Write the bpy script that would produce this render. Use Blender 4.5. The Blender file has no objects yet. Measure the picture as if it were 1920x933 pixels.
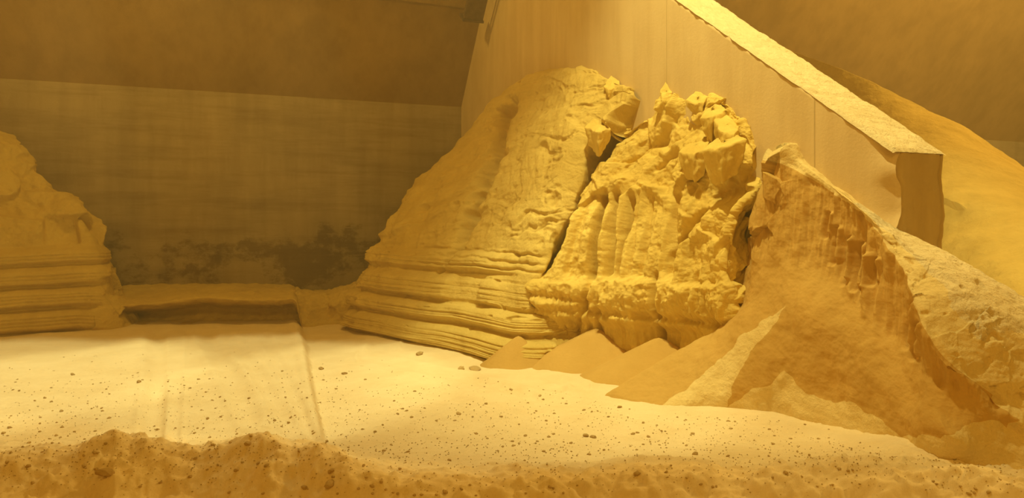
import bpy, bmesh, math, random
import numpy as np
from mathutils import Vector

# ------------------------------------------------------------------ camera
scene = bpy.context.scene
COL = scene.collection
F, CX, HY, EYE = 1400.0, 960.0, 415.0, 1.70      # focal (px of a 1920 frame), centre, horizon row, eye height
cam_d = bpy.data.cameras.new('camera'); cam = bpy.data.objects.new('camera', cam_d); COL.objects.link(cam)
cam.location = (0, 0, EYE); cam.rotation_euler = (math.pi/2, 0, 0)
cam_d.sensor_width = 36.0; cam_d.lens = F/1920*36.0
cam_d.shift_y = (HY-466.5)/1920.0
cam_d.clip_start = 0.05; cam_d.clip_end = 200
scene.camera = cam

# ------------------------------------------------------------------ light
SODIUM = (1.0, 0.80, 0.285)
world = bpy.data.worlds.new('world'); scene.world = world; world.use_nodes = True
bg = world.node_tree.nodes['Background']
bg.inputs[0].default_value = (1.0, 0.72, 0.25, 1); bg.inputs[1].default_value = 0.02
vs = world.node_tree.nodes.new('ShaderNodeVolumeScatter')          # dust hanging in the air of the whole hall
vs.inputs['Color'].default_value = (.95, .76, .42, 1); vs.inputs['Density'].default_value = .020; vs.inputs['Anisotropy'].default_value = .15
world.node_tree.links.new(vs.outputs[0], world.node_tree.nodes['World Output'].inputs['Volume'])

def spot(name, loc, target, power, angle, blend, size, color=SODIUM):
    d = bpy.data.lights.new(name, 'SPOT'); d.energy = power; d.color = color
    d.spot_size = math.radians(angle); d.spot_blend = blend; d.shadow_soft_size = size
    o = bpy.data.objects.new(name, d); COL.objects.link(o); o.location = loc
    v = Vector(target)-Vector(loc); o.rotation_euler = v.to_track_quat('-Z', 'Y').to_euler()
    return o
def point(name, loc, power, size, color=SODIUM):
    d = bpy.data.lights.new(name, 'POINT'); d.energy = power; d.color = color; d.shadow_soft_size = size
    o = bpy.data.objects.new(name, d); COL.objects.link(o); o.location = loc
    return o
LAMP, AMBER = (1.0, .94, .43), (1.0, .51, .06)
spot('floodlight_far', (-6.0, 8.9, 8.0), (-6.3, 7.9, 0), 1350, 45, 0.40, 0.12, LAMP)
spot('floodlight_mid', (-3.5, 8.9, 8.0), (-3.6, 8.05, 0), 1320, 45, 0.35, 0.12, LAMP)
spot('floodlight_near', (-1.0, 8.6, 8.0), (-0.8, 7.75, 0), 1050, 45, 0.35, 0.12, LAMP)
spot('floodlight_key', (0.8, 6.0, 9.0), (2.5, 8.4, 2.0), 2600, 67, 0.75, 0.10, (1.0, .84, .31))
point('hall_fill_mid', (-1.0, -5.0, 8.5), 1250, 0.6, AMBER)       # unseen amber fills added behind the eye, standing in for bounced hall light
point('hall_fill_far', (-8.5, -2.0, 8.5), 550, 0.6, AMBER)
point('hall_fill_near', (7.5, -4.0, 8.5), 1000, 0.6, AMBER)
point('bay_fill', (-4.5, 10.5, 8.2), 520, 0.3, (1.0, .58, .10))  # added fill that lifts the back wall and roof slope
point('next_bay_lamp', (7.2, 6.2, 5.2), 60, 0.3, (1.0, .68, .18))
point('next_bay_roof_fill', (13.5, 11.0, 10.5), 5200, 0.3, (1.0, .60, .13))  # added fill, only brightens the roof beyond the partition

scene.view_settings.view_transform = 'Standard'; scene.view_settings.look = 'None'
scene.view_settings.exposure = 0.0; scene.view_settings.gamma = 1.0
scene.view_settings.use_curve_mapping = False

# ------------------------------------------------------------------ helpers
rng = np.random.default_rng(7); random.seed(7)

def P(px, py, z):                     # a point at image position px,py and depth z, in metres
    return np.array([(px-CX)/F*z, z, EYE-(py-HY)/F*z])
def proj(V):
    z = np.maximum(V[..., 1], 0.05)
    return CX+V[..., 0]/z*F, HY-(V[..., 2]-EYE)/z*F

_perm = np.random.default_rng(3).permutation(256).astype(np.int32); _perm = np.concatenate([_perm, _perm, _perm])
_g = np.random.default_rng(4).normal(size=(256, 3)).astype(np.float32); _g /= np.linalg.norm(_g, axis=1)[:, None]
def perlin(p):
    p = np.asarray(p, np.float32); i = np.floor(p).astype(np.int32); f = p-i; i &= 255
    u = f*f*f*(f*(f*6-15)+10)
    def gd(a, b, c):
        h = _perm[_perm[_perm[i[..., 0]+a]+i[..., 1]+b]+i[..., 2]+c]
        g = _g[h]
        return g[..., 0]*(f[..., 0]-a)+g[..., 1]*(f[..., 1]-b)+g[..., 2]*(f[..., 2]-c)
    def L(a, b, t): return a+(b-a)*t
    x00 = L(gd(0,0,0), gd(1,0,0), u[..., 0]); x10 = L(gd(0,1,0), gd(1,1,0), u[..., 0])
    x01 = L(gd(0,0,1), gd(1,0,1), u[..., 0]); x11 = L(gd(0,1,1), gd(1,1,1), u[..., 0])
    return L(L(x00, x10, u[..., 1]), L(x01, x11, u[..., 1]), u[..., 2])*1.6
def fbm(p, oct=4, gain=0.5):
    s = 0; a = 1.0; p = np.asarray(p, np.float32)
    for k in range(oct):
        s = s+a*perlin(p*(2.0**k)+k*17.3); a *= gain
    return s
def ridged(p, oct=3):
    s = 0; a = 1.0
    for k in range(oct):
        s = s+a*(1-2*np.abs(perlin(np.asarray(p, np.float32)*(2.0**k)+k*9.1))); a *= 0.5
    return s
def sstep(a, b, x):
    t = np.clip((x-a)/(b-a), 0, 1); return t*t*(3-2*t)
def sc(V, *k): return V*np.array(k, np.float32)

def cell_facets(p, seed=0, amp=1.0):
    """blocky facets: every jittered cell gets its own tilted plane; returns offset and distance to the cell border"""
    p = np.asarray(p, np.float32); i = np.floor(p).astype(np.int32)
    best = np.full(p.shape[:-1], 9e9, np.float32); second = best.copy(); val = np.zeros_like(best)
    for a in (-1, 0, 1):
        for b in (-1, 0, 1):
            for c in (-1, 0, 1):
                q = i+np.array([a, b, c]); h = _perm[_perm[_perm[(q[..., 0]+seed) & 255]+(q[..., 1] & 255)]+(q[..., 2] & 255)]
                jit = _g[h]*0.5+0.5; d = p-(q+jit); dd = (d*d).sum(-1)
                g2 = _g[(h+91) & 255]; v = g2[..., 0]*0.5+(d*_g[(h+37) & 255]).sum(-1)*0.9
                m = dd < best
                second = np.where(m, best, np.minimum(second, dd)); val = np.where(m, v, val); best = np.where(m, dd, best)
    return val*amp, np.sqrt(second)-np.sqrt(best)

def only(mask, f, *A):
    """evaluate a costly relief only where its zone weight is felt"""
    m = np.broadcast_to(np.asarray(mask) > 1e-3, A[0].shape[:-1]); out = np.zeros(m.shape, np.float32)
    if m.any(): out[m] = f(*[a[m] for a in A])
    return out
def facets(mask, p, seed): return only(mask, lambda q: cell_facets(q, seed)[0], p)

def blur(d, n=2):
    for _ in range(n):
        p = np.pad(d, 1, mode='edge'); d = (p[:-2, 1:-1]+2*p[1:-1, 1:-1]+p[2:, 1:-1])*.25
        p = np.pad(d, 1, mode='edge'); d = (p[1:-1, :-2]+2*p[1:-1, 1:-1]+p[1:-1, 2:])*.25
    return d
def make_mesh(name, V, quads, smooth=True):
    V = np.asarray(V, np.float32).reshape(-1, 3); quads = np.asarray(quads, np.int32)
    me = bpy.data.meshes.new(name); n = quads.shape[1]
    me.vertices.add(len(V)); me.vertices.foreach_set('co', V.ravel())
    me.loops.add(quads.size); me.loops.foreach_set('vertex_index', quads.ravel())
    me.polygons.add(len(quads)); me.polygons.foreach_set('loop_start', np.arange(0, quads.size, n, dtype=np.int32))
    if smooth: me.polygons.foreach_set('use_smooth', np.ones(len(quads), bool))
    me.update(calc_edges=True); me.validate()
    return me
def gridquads(nr, nc):
    a = np.arange(nr*nc).reshape(nr, nc)
    return np.stack([a[:-1, :-1], a[:-1, 1:], a[1:, 1:], a[1:, :-1]], -1).reshape(-1, 4)
def link(name, me, mat=None, parent=None):
    o = bpy.data.objects.new(name, me); COL.objects.link(o)
    if mat is not None and me is not None and not me.materials: me.materials.append(mat)
    if parent is not None: o.parent = parent
    return o
def tag(o, label=None, cat=None, group=None, kind=None):
    if label: o['label'] = label
    if cat: o['category'] = cat
    if group: o['group'] = group
    if kind: o['kind'] = kind
    return o
def empty(name, loc):
    o = bpy.data.objects.new(name, None); COL.objects.link(o); o.location = loc; o.empty_display_size = 0.2
    return o
def adopt(o, parent):                 # world-space mesh under an Empty that stands at the thing's base
    o.parent = parent; o.matrix_parent_inverse.identity(); o.location = -Vector(parent.location)

def catmull(C, n, axis):
    C = np.moveaxis(np.asarray(C, float), axis, 0); m = len(C)
    t = np.linspace(0, m-1, n); i = np.minimum(t.astype(int), m-2); f = (t-i).reshape((-1,)+(1,)*(C.ndim-1))
    E = np.concatenate([[2*C[0]-C[1]], C, [2*C[-1]-C[-2]]]); p0, p1, p2, p3 = E[i], E[i+1], E[i+2], E[i+3]
    k = 0.40
    m1 = k*(p2-p0); m2 = k*(p3-p1)
    R = (2*f**3-3*f**2+1)*p1+(f**3-2*f**2+f)*m1+(-2*f**3+3*f**2)*p2+(f**3-f**2)*m2
    return np.moveaxis(R, 0, axis)
def patch(ctrl, nr, nc):
    """ctrl: rows (bottom to top) of columns of (px,py,depth) -> dense grid of world points and outward normals"""
    W = np.array([[P(*c) if len(c) == 3 else np.array(c[:3], float) for c in row] for row in ctrl])
    G = catmull(catmull(W, nr, 0), nc, 1)
    return G
def normals(G, toward=(0, 0, EYE)):
    dr = np.gradient(G, axis=0); dc = np.gradient(G, axis=1)
    n = np.cross(dr, dc); n /= np.linalg.norm(n, axis=-1, keepdims=True)+1e-9
    s = np.sign((n*(np.array(toward)-G)).sum(-1).mean()); return n*s
def seg_dist(px, py, line):
    """distance in px to a polyline, signed side (left +), parameter 0..1"""
    best = np.full(px.shape, 1e9); side = np.zeros(px.shape); par = np.zeros(px.shape); n = len(line)-1
    for k in range(n):
        (ax, ay), (bx, by) = line[k], line[k+1]; dx, dy = bx-ax, by-ay; l2 = dx*dx+dy*dy
        t = np.clip(((px-ax)*dx+(py-ay)*dy)/l2, 0, 1); d = np.hypot(px-ax-t*dx, py-ay-t*dy)
        m = d < best; best = np.where(m, d, best); par = np.where(m, (k+t)/n, par)
        side = np.where(m, np.sign(dx*(py-ay)-dy*(px-ax)), side)
    return best, side, par
def groove(px, py, line, w, depth, asym=0.0, taper=True):
    d, s, t = seg_dist(px, py, line)
    ww = w*np.where(s > 0, 1+asym, 1-asym)
    g = np.exp(-(d/ww)**2)
    if taper: g = g*sstep(0, .12, t)*sstep(1, .88, t)
    return -depth*g
def bump(px, py, cx, cy, rx, ry, h, ang=0, power=2):
    a = math.radians(ang); dx = (px-cx); dy = (py-cy)
    u = (dx*math.cos(a)+dy*math.sin(a))/rx; v = (-dx*math.sin(a)+dy*math.cos(a))/ry
    return h*np.exp(-(u*u+v*v)**(power/2))

# room frame: the partition runs away from the eye and to the left, the back wall stands square to it
DIRU = np.array([-0.418, 1.0]); DIRU /= np.linalg.norm(DIRU)         # along the partition, away
DIRV = np.array([DIRU[1], -DIRU[0]])                                  # along the back wall, to the right
C0 = np.array([-1.087, 16.0])                                         # corner of partition face and back wall
def room(u, v, h):                    # u metres out from the back wall towards the eye, v metres right of the partition face
    q = C0-DIRU*u+DIRV*v; return (q[0], q[1], h)
def uv_of(X, Y):
    d0 = X-C0[0]; d1 = Y-C0[1]
    return -(d0*DIRU[0]+d1*DIRU[1]), d0*DIRV[0]+d1*DIRV[1]
EAVE, ROOFK = 4.15, 1.36

# ------------------------------------------------------------------ materials
def nt(name):
    m = bpy.data.materials.new(name); m.use_nodes = True; t = m.node_tree
    return m, t, t.nodes, t.links, t.nodes['Principled BSDF']
def noise(N, L, vec, scale, detail=4, rough=.6, mapping=None):
    n = N.new('ShaderNodeTexNoise'); n.inputs['Scale'].default_value = scale; n.inputs['Detail'].default_value = detail
    n.inputs['Roughness'].default_value = rough
    if mapping:
        mp = N.new('ShaderNodeMapping'); mp.inputs['Scale'].default_value = mapping; L.new(vec, mp.inputs[0]); L.new(mp.outputs[0], n.inputs['Vector'])
    else: L.new(vec, n.inputs['Vector'])
    return n.outputs['Fac']
def ramp(N, L, fac, stops):
    r = N.new('ShaderNodeValToRGB'); e = r.color_ramp.elements
    while len(e) < len(stops): e.new(0.5)
    for el, (p, c) in zip(e, stops): el.position = p; el.color = (*c, 1)
    L.new(fac, r.inputs[0]); return r.outputs[0]
def mixc(N, L, fac, a, b, mode='MIX'):
    m = N.new('ShaderNodeMix'); m.data_type = 'RGBA'; m.blend_type = mode
    for s, v in ((0, fac), (6, a), (7, b)):
        if isinstance(v, (int, float)): m.inputs[s].default_value = v
        elif isinstance(v, tuple): m.inputs[s].default_value = (*v, 1)
        else: L.new(v, m.inputs[s])
    return m.outputs[2]
def powder(name, c1, c2, grain=160, bumpk=0.5, dist=0.004, streak=None):
    m, t, N, L, B = nt(name)
    geo = N.new('ShaderNodeNewGeometry'); pos = geo.outputs['Position']
    a = noise(N, L, pos, 2.2, 5, .65)
    col = ramp(N, L, a, [(.32, c2), (.62, c1)])
    g = noise(N, L, pos, grain, 3, .7)
    col = mixc(N, L, .10, col, ramp(N, L, g, [(.3, (.35, .30, .2)), (.7, (1, 1, 1))]), 'MULTIPLY')
    if streak:
        s = noise(N, L, pos, 1.0, 4, .6, streak)
        col = mixc(N, L, .16, col, ramp(N, L, s, [(.35, (.5, .42, .3)), (.65, (1, 1, 1))]), 'MULTIPLY')
    L.new(col, B.inputs['Base Color'])
    B.inputs['Roughness'].default_value = .95; B.inputs['Specular IOR Level'].default_value = .05
    b = N.new('ShaderNodeBump'); b.inputs['Strength'].default_value = bumpk; b.inputs['Distance'].default_value = dist
    g2 = noise(N, L, pos, grain*.35, 5, .75); L.new(g2, b.inputs['Height'])
    b2 = N.new('ShaderNodeBump'); b2.inputs['Strength'].default_value = bumpk*.8; b2.inputs['Distance'].default_value = dist*3.5
    L.new(noise(N, L, pos, grain*.10, 8, .68), b2.inputs['Height']); L.new(b.outputs[0], b2.inputs['Normal']); L.new(b2.outputs[0], B.inputs['Normal'])
    return m
M_FLOOR = powder('settled_powder', (.86, .71, .46), (.80, .64, .39), 120, .35, .006)
M_CAKED = powder('caked_powder', (.71, .53, .165), (.63, .455, .13), 60, .8, .012)
M_FLUTE = powder('caked_powder_fluted', (.80, .60, .175), (.71, .515, .135), 60, .6, .009, (9, 9, .8))
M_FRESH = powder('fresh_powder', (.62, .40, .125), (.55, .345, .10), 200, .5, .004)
M_RIDGE = powder('crusted_powder', (.84, .67, .33), (.77, .59, .26), 60, .8, .012)
M_CLOD = powder('clod_powder', (.60, .43, .20), (.46, .32, .14), 150, .8, .006)
def concrete(name, c1, c2, dark, bands=False, dustline=None):
    m, t, N, L, B = nt(name)
    geo = N.new('ShaderNodeNewGeometry'); pos = geo.outputs['Position']
    col = ramp(N, L, noise(N, L, pos, .9, 6, .65), [(.35, c2), (.65, c1)])
    s = noise(N, L, pos, 1.0, 5, .65, (3.2, 3.2, .35))
    col = mixc(N, L, .30, col, ramp(N, L, s, [(.38, dark), (.58, (1, 1, 1))]), 'MULTIPLY')
    if bands:
        hb = noise(N, L, pos, 1.0, 6, .7, (.5, .5, 5.0))
        col = mixc(N, L, .45, col, ramp(N, L, hb, [(.36, dark), (.55, (1, 1, 1))]), 'MULTIPLY')
        sep = N.new('ShaderNodeSeparateXYZ'); L.new(pos, sep.inputs[0])
        # scoured bare patches low on the wall, where the loader bucket scrapes
        pt = noise(N, L, pos, 1.0, 7, .72, (1.1, 1.1, 1.5))
        mr = N.new('ShaderNodeMapRange'); mr.inputs[1].default_value = 2.0; mr.inputs[2].default_value = 1.2; mr.inputs[3].default_value = -.20; mr.inputs[4].default_value = .035
        L.new(sep.outputs[2], mr.inputs[0])
        ad = N.new('ShaderNodeMath'); ad.operation = 'ADD'; L.new(pt, ad.inputs[0]); L.new(mr.outputs[0], ad.inputs[1])
        pr = ramp(N, L, ad.outputs[0], [(.50, (0, 0, 0)), (.58, (1, 1, 1))])
        col = mixc(N, L, pr, col, mixc(N, L, 1.0, col, (.55, .50, .44), 'MULTIPLY'))
        # thin pale scrape lines
        ln = noise(N, L, pos, 1.0, 3, .6, (.7, .7, 26))
        lr = ramp(N, L, ln, [(.66, (0, 0, 0)), (.72, (1, 1, 1))])
        lm = mixc(N, L, 1.0, lr, pr, 'MULTIPLY')
        col = mixc(N, L, lm, col, c1)
    L.new(col, B.inputs['Base Color']); B.inputs['Roughness'].default_value = .9; B.inputs['Specular IOR Level'].default_value = .1
    b = N.new('ShaderNodeBump'); b.inputs['Strength'].default_value = .3; b.inputs['Distance'].default_value = .01
    L.new(noise(N, L, pos, 30, 5, .7), b.inputs['Height']); L.new(b.outputs[0], B.inputs['Normal'])
    return m
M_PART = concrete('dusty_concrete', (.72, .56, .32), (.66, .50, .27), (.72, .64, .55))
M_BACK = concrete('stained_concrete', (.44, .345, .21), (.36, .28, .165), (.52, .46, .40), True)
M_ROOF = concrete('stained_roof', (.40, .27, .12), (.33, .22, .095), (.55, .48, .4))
M_STEEL, _t, _N, _L, _B = nt('rusty_steel')
_L.new(ramp(_N, _L, noise(_N, _L, _N.new('ShaderNodeNewGeometry').outputs['Position'], 12), [(.3, (.10, .06, .035)), (.7, (.17, .11, .06))]), _B.inputs['Base Color']); _B.inputs['Roughness'].default_value = .8

# ------------------------------------------------------------------ setting
def quad_box(name, pts, mat, **kw):               # 8 corners: bottom ring then top ring
    bm = bmesh.new(); v = [bm.verts.new(p) for p in pts]
    for f in ((0,3,2,1), (4,5,6,7), (0,1,5,4), (1,2,6,5), (2,3,7,6), (3,0,4,7)): bm.faces.new([v[i] for i in f])
    bmesh.ops.recalc_face_normals(bm, faces=bm.faces); me = bpy.data.meshes.new(name); bm.to_mesh(me); bm.free()
    return link(name, me, mat, **kw)

VL, VR, UF = -10.5, 26.0, 22.0        # left partition, right bay end, how far the hall reaches behind the eye
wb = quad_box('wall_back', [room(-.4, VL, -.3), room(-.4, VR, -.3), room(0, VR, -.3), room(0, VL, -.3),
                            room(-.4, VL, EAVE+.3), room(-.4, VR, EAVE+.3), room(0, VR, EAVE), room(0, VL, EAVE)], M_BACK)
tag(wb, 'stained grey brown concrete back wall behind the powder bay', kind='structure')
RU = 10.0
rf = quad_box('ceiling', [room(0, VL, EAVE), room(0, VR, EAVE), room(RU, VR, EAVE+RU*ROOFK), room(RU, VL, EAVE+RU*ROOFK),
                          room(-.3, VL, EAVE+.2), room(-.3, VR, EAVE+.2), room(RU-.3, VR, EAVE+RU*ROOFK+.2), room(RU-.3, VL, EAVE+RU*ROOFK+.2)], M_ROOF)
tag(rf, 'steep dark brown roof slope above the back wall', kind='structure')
# purlins carried by the roof slope
for k, u in enumerate((1.35, 2.3)):
    h = EAVE+u*ROOFK
    n_u, n_h = ROOFK/math.hypot(1, ROOFK), -1/math.hypot(1, ROOFK)
    b = .07
    quad_box('purlin', [room(u-.05, VL+.1, h-.07+.0), room(u-.05, -.35, h-.07), room(u+n_u*b-.05, -.35, h+n_h*b-.07), room(u+n_u*b-.05, VL+.1, h+n_h*b-.07),
                        room(u+.05, VL+.1, h+.07), room(u+.05, -.35, h+.07), room(u+n_u*b+.05, -.35, h+n_h*b+.07), room(u+n_u*b+.05, VL+.1, h+n_h*b+.07)], M_ROOF, parent=rf)
# floor slab
fl = quad_box('floor', [room(-.3, VL, -.25), room(-.3, VR, -.25), room(UF, VR, -.25), room(UF, VL, -.25),
                        room(-.3, VL, -.06), room(-.3, VR, -.06), room(UF, VR, -.06), room(UF, VL, -.06)], M_FLOOR)
tag(fl, 'concrete floor slab under the powder', kind='structure')
wl = quad_box('wall_left', [room(-.2, VL-.4, -.2), room(-.2, VL, -.2), room(UF, VL, -.2), room(UF, VL-.4, -.2),
                            room(-.2, VL-.4, 6), room(-.2, VL, 6), room(UF, VL, 6), room(UF, VL-.4, 6)], M_PART)
tag(wl, 'concrete partition on the far side of the bay', kind='structure')

we = quad_box('wall_far', [room(-.2, VR, -.2), room(-.2, VR+.4, -.2), room(UF, VR+.4, -.2), room(UF, VR, -.2),
                           room(-.2, VR, 16), room(-.2, VR+.4, 16), room(UF, VR+.4, 16), room(UF, VR, 16)], M_ROOF)
tag(we, 'brown end wall of the next bay', kind='structure')

# partition: thick, its top falling towards the eye, broken near end
def partition():
    u_end = 9.97*1.084; TH = .60
    us = np.concatenate([np.linspace(-.1, u_end-1.0, 90), np.linspace(u_end-1.0, u_end, 40)[1:]])
    nu = len(us); h0 = 2.26; slope = .746/1.084
    rings = []
    nh, nw = 70, 16
    for u in us:
        top = min(h0+(u_end-u)*slope, EAVE+.1+max(u, 0)*ROOFK)
        ring = []
        for j in range(nh): ring.append((u, 0, -.1+(top+.1)*j/(nh-1)))
        for j in range(1, nw): ring.append((u, TH*j/(nw-1), top))
        for j in range(nh-2, -1, -1): ring.append((u, TH, -.1+(top+.1)*j/(nh-1)))
        rings.append(ring)
    R = np.array(rings); nr = R.shape[1]
    # broken near end: arrises chipped back irregularly
    u_, v_, h_ = R[..., 0], R[..., 1], R[..., 2]
    near = sstep(.55, 0, u_end-u_)
    chip_l = (.05+.07*fbm(np.stack([h_*2.3, h_*0, h_*0+1], -1), 4))
    chip_r = (.03+.06*fbm(np.stack([h_*2.6, h_*0, h_*0+7], -1), 4))
    bite = np.exp(-((h_-1.95)/.16)**2)*.05
    R[..., 1] = np.where(v_ < .01, v_+near**6*np.maximum(chip_l+bite, 0)*1.0, np.where(v_ > TH-.01, v_-near**6*np.maximum(chip_r, 0), v_))
    W = np.array([room(0, 0, 0)])
    def towrd(A):
        u, v, h = A[..., 0], A[..., 1], A[..., 2]
        return np.stack([C0[0]-DIRU[0]*u+DIRV[0]*v, C0[1]-DIRU[1]*u+DIRV[1]*v, h], -1)
    G = towrd(R)
    me = make_mesh('wall_right', G, gridquads(nu, nr), True)
    o = link('wall_right', me, M_PART); tag(o, 'thick concrete partition wall with sloping top and broken near end', kind='structure')
    # end face, as a grid between the two chipped arrises with its own rough relief
    left = R[-1][:nh]; right = R[-1][-nh:][::-1]
    t = np.linspace(0, 1, 40)[None, :, None]
    E = left[:, None]*(1-t)+right[:, None]*t
    edge = np.minimum(t[..., 0], 1-t[..., 0])*TH
    E[..., 0] += (.012*fbm(E*9, 4)-.03*np.exp(-(edge/.03)**2)*(1+fbm(E*6+5, 2)))*sstep(0, .02, edge)
    o2 = link('broken_end', make_mesh('broken_end', towrd(E), gridquads(nh, 40)), M_END, o)
    for pxj, hj in ((1250, 6), (1527, 6)):
        m_ = (pxj-CX)/F; t_ = (3.08-6.03*m_)/(.418+m_); uj = u_end-t_*1.084; tj = h0+(u_end-uj)*slope-.01
        quad_box('form_joint', [room(uj-.006, -.003, 0), room(uj+.006, -.003, 0), room(uj+.006, .004, 0), room(uj-.006, .004, 0),
                                room(uj-.006, -.003, tj), room(uj+.006, -.003, tj), room(uj+.006, .004, tj), room(uj-.006, .004, tj)], M_END, parent=o)
    # powder crust lying on the sloping top
    na, nb = 420, 60
    ua = np.linspace(3.6, u_end, na)[:, None]+np.zeros((1, nb)); vb = np.linspace(-.012, TH+.012, nb)[None]+np.zeros((na, 1))
    ht = h0+(u_end-ua)*slope
    ed = np.minimum(vb+.012, TH+.012-vb)
    q = np.stack([ua, vb, ht], -1)
    th = .030+.012*fbm(q*2.2, 4)+.010*fbm(q*11+3, 3)+.006*np.maximum(fbm(q*30, 2), 0)
    lump, _ = cell_facets(q*np.array([13, 13, 13]), 3)
    rough = sstep(u_end-.75, u_end-.95, ua)
    th = th+.007*lump*rough-.02*np.exp(-((u_end-.85-ua+.1*(vb-.3))/.03)**2)
    th = np.maximum(th, .008)*sstep(0, .05, ed)*sstep(0, .03, u_end-ua+.012)
    q[..., 2] = ht+th-.006
    q[..., 1] += .012*fbm(q*7, 2)*(ed < .001)
    o3 = link('powder_crust', make_mesh('powder_crust', towrd(q), gridquads(na, nb)), M_TOP, o)
    o3['label'] = 'rough bright powder crust on the sloping wall top'
    return o
M_END = concrete('broken_concrete', (.60, .46, .25), (.52, .39, .20), (.7, .62, .5))
M_TOP = powder('crust_and_lit_strip_powder', (.88, .74, .46), (.82, .67, .39), 45, 1.0, .02)
wr = partition()

# ------------------------------------------------------------------ powder floor (rows by depth, columns by bearing)
def mound_crest_h(px):
    xs = [-500, 0, 50, 140, 178, 214, 250, 303, 357, 421, 446, 486, 520, 547, 590, 640, 668, 700, 740, 800, 880, 1000, 1092, 1153, 1198, 1260, 1365, 1420, 1500, 1663, 1736, 1851, 1920, 2500]
    ys = [855, 850, 850, 848, 830, 812, 828, 846, 845, 840, 828, 816, 824, 838, 835, 855, 876, 888, 897, 897, 898, 896, 900, 890, 880, 888, 888, 885, 872, 868, 876, 886, 895, 930]
    return np.interp(px, xs, ys)
def build_floor():
    nz, nx = 800, 800
    tz = np.linspace(0, 1, nz)
    Z = 2.6*(17.5/2.6)**tz
    TX = np.linspace(-.98, .98, nx)
    Zg = Z[:, None]+np.zeros((1, nx)); Xg = Zg*TX[None]
    pos = np.stack([Xg, Zg, Zg*0], -1)
    px = CX+TX[None]*F+Zg*0
    h = .012*fbm(pos*1.1, 4)+.006*fbm(pos*6, 4)
    lumpy = np.maximum(fbm(pos*14+2, 3)-.35, 0)
    near = sstep(9.5, 6.0, Zg)
    h = h+.016*lumpy*near
    py = HY+F*(EYE-h)/Zg
    # tyre tracks fanning out of the bay and the scarp beside the digging lane
    for line, w, d in (([(210, 634), (120, 664), (-10, 710)], 26, .010), ([(300, 640), (296, 730), (285, 850)], 18, .014), ([(330, 640), (330, 730), (325, 850)], 9, .008),
                       ([(392, 636), (425, 690), (470, 790)], 16, .012), ([(425, 636), (480, 700), (540, 800)], 10, .007), ([(500, 640), (550, 740), (585, 830)], 8, .006),
                       ([(700, 652), (900, 692), (1050, 730)], 10, .010), ([(680, 665), (860, 708), (1000, 750)], 7, .008), ([(760, 648), (960, 690), (1100, 730)], 6, .008)):
        dd, s, t = seg_dist(px, py, line)
        d *= 2.0; h = h-d*np.exp(-(dd/w)**2)+d*.7*np.exp(-((dd-1.7*w)/(w*.6))**2)
    scarp = [(545, 560), (562, 610), (573, 650), (580, 700), (592, 760), (612, 850)]
    dd, s, t = seg_dist(px, py, scarp); sd = -dd*s      # positive on the right
    wob = 3*fbm(pos*5, 3)
    step = sstep(-7, 9, sd+wob)
    fade = sstep(5.3, 6.6, Zg)*sstep(13.2, 12.4, Zg)
    h = h+fade*(.035-.105*step*np.exp(-np.maximum(sd, 0)/170.)*1.0+.03*np.exp(-((sd+10)/12)**2)-.035*(1-np.exp(-np.maximum(-sd, 0)/260.)))
    # foreground mound: crest follows the photograph's lit edge, rough, falling steeply to the eye
    zc = np.interp(px, [0, 560, 720, 1400, 1600, 1920], [4.95, 4.9, 4.6, 4.6, 4.65, 4.5])+.05*np.sin(px*.006)
    hc = EYE-(mound_crest_h(px)-HY)/F*zc
    s = Zg-zc+.10*fbm(pos*2.5+9, 4)
    back = hc*np.exp(-(np.maximum(s, 0)/.60)**1.6)
    front = hc-np.interp(px, [0, 1350, 1500], [.85, .85, 1.0])*(np.sqrt(np.maximum(-s, 0)**2+.01)-.1)
    front = np.maximum(front, -.02)
    m = np.where(s > 0, back, front)
    rough = sstep(.9, -.05, s)
    rz = Zg < 6.2
    def rel(q):
        f = cell_facets(q*np.array([7, 7, 1])+.3*fbm(q*6, 2)[..., None], 5)[0]
        return .024*fbm(q*3.2+4, 5)+.012*f+.042*np.maximum(fbm(q*9, 3)-.12, 0)+.018*fbm(sc(q, 8, 14, 1), 4)
    m = m+rough*only(rz, rel, pos)
    h = h+m*sstep(2.6, 3.3, Zg+0*h)*1.0
    # the floor rises towards the excavated hollow on the right
    rise = .14*sstep(1500, 1760, px)*sstep(7.2, 5.6, Zg)*sstep(4.7, 5.4, Zg)
    h = h+rise*np.exp(-np.maximum(-s, 0)*3)
    V = np.stack([Xg, Zg, h], -1)
    u, v = uv_of(Xg, Zg)
    keep = (u > -.1)
    q = gridquads(nz, nx); kf = keep.ravel()[q].all(1)
    me = make_mesh('powder_layer', V, q[kf])
    o = link('powder_layer', me, M_FLOOR, fl)
    o['label'] = 'bright trampled powder covering the floor, with tyre tracks'; o['kind'] = 'stuff'
    return V, TX, Z
FV, FTX, FZ = build_floor()
def floor_h(X, Y):
    i = np.clip(np.interp(Y, FZ, np.arange(len(FZ))), 0, len(FZ)-2); j = np.clip(np.interp(X/Y, FTX, np.arange(len(FTX))), 0, len(FTX)-2)
    i0, j0 = int(i), int(j); a, b = i-i0, j-j0; H = FV[..., 2]
    return float((H[i0, j0]*(1-a)+H[i0+1, j0]*a)*(1-b)+(H[i0, j0+1]*(1-a)+H[i0+1, j0+1]*a)*b)

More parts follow.
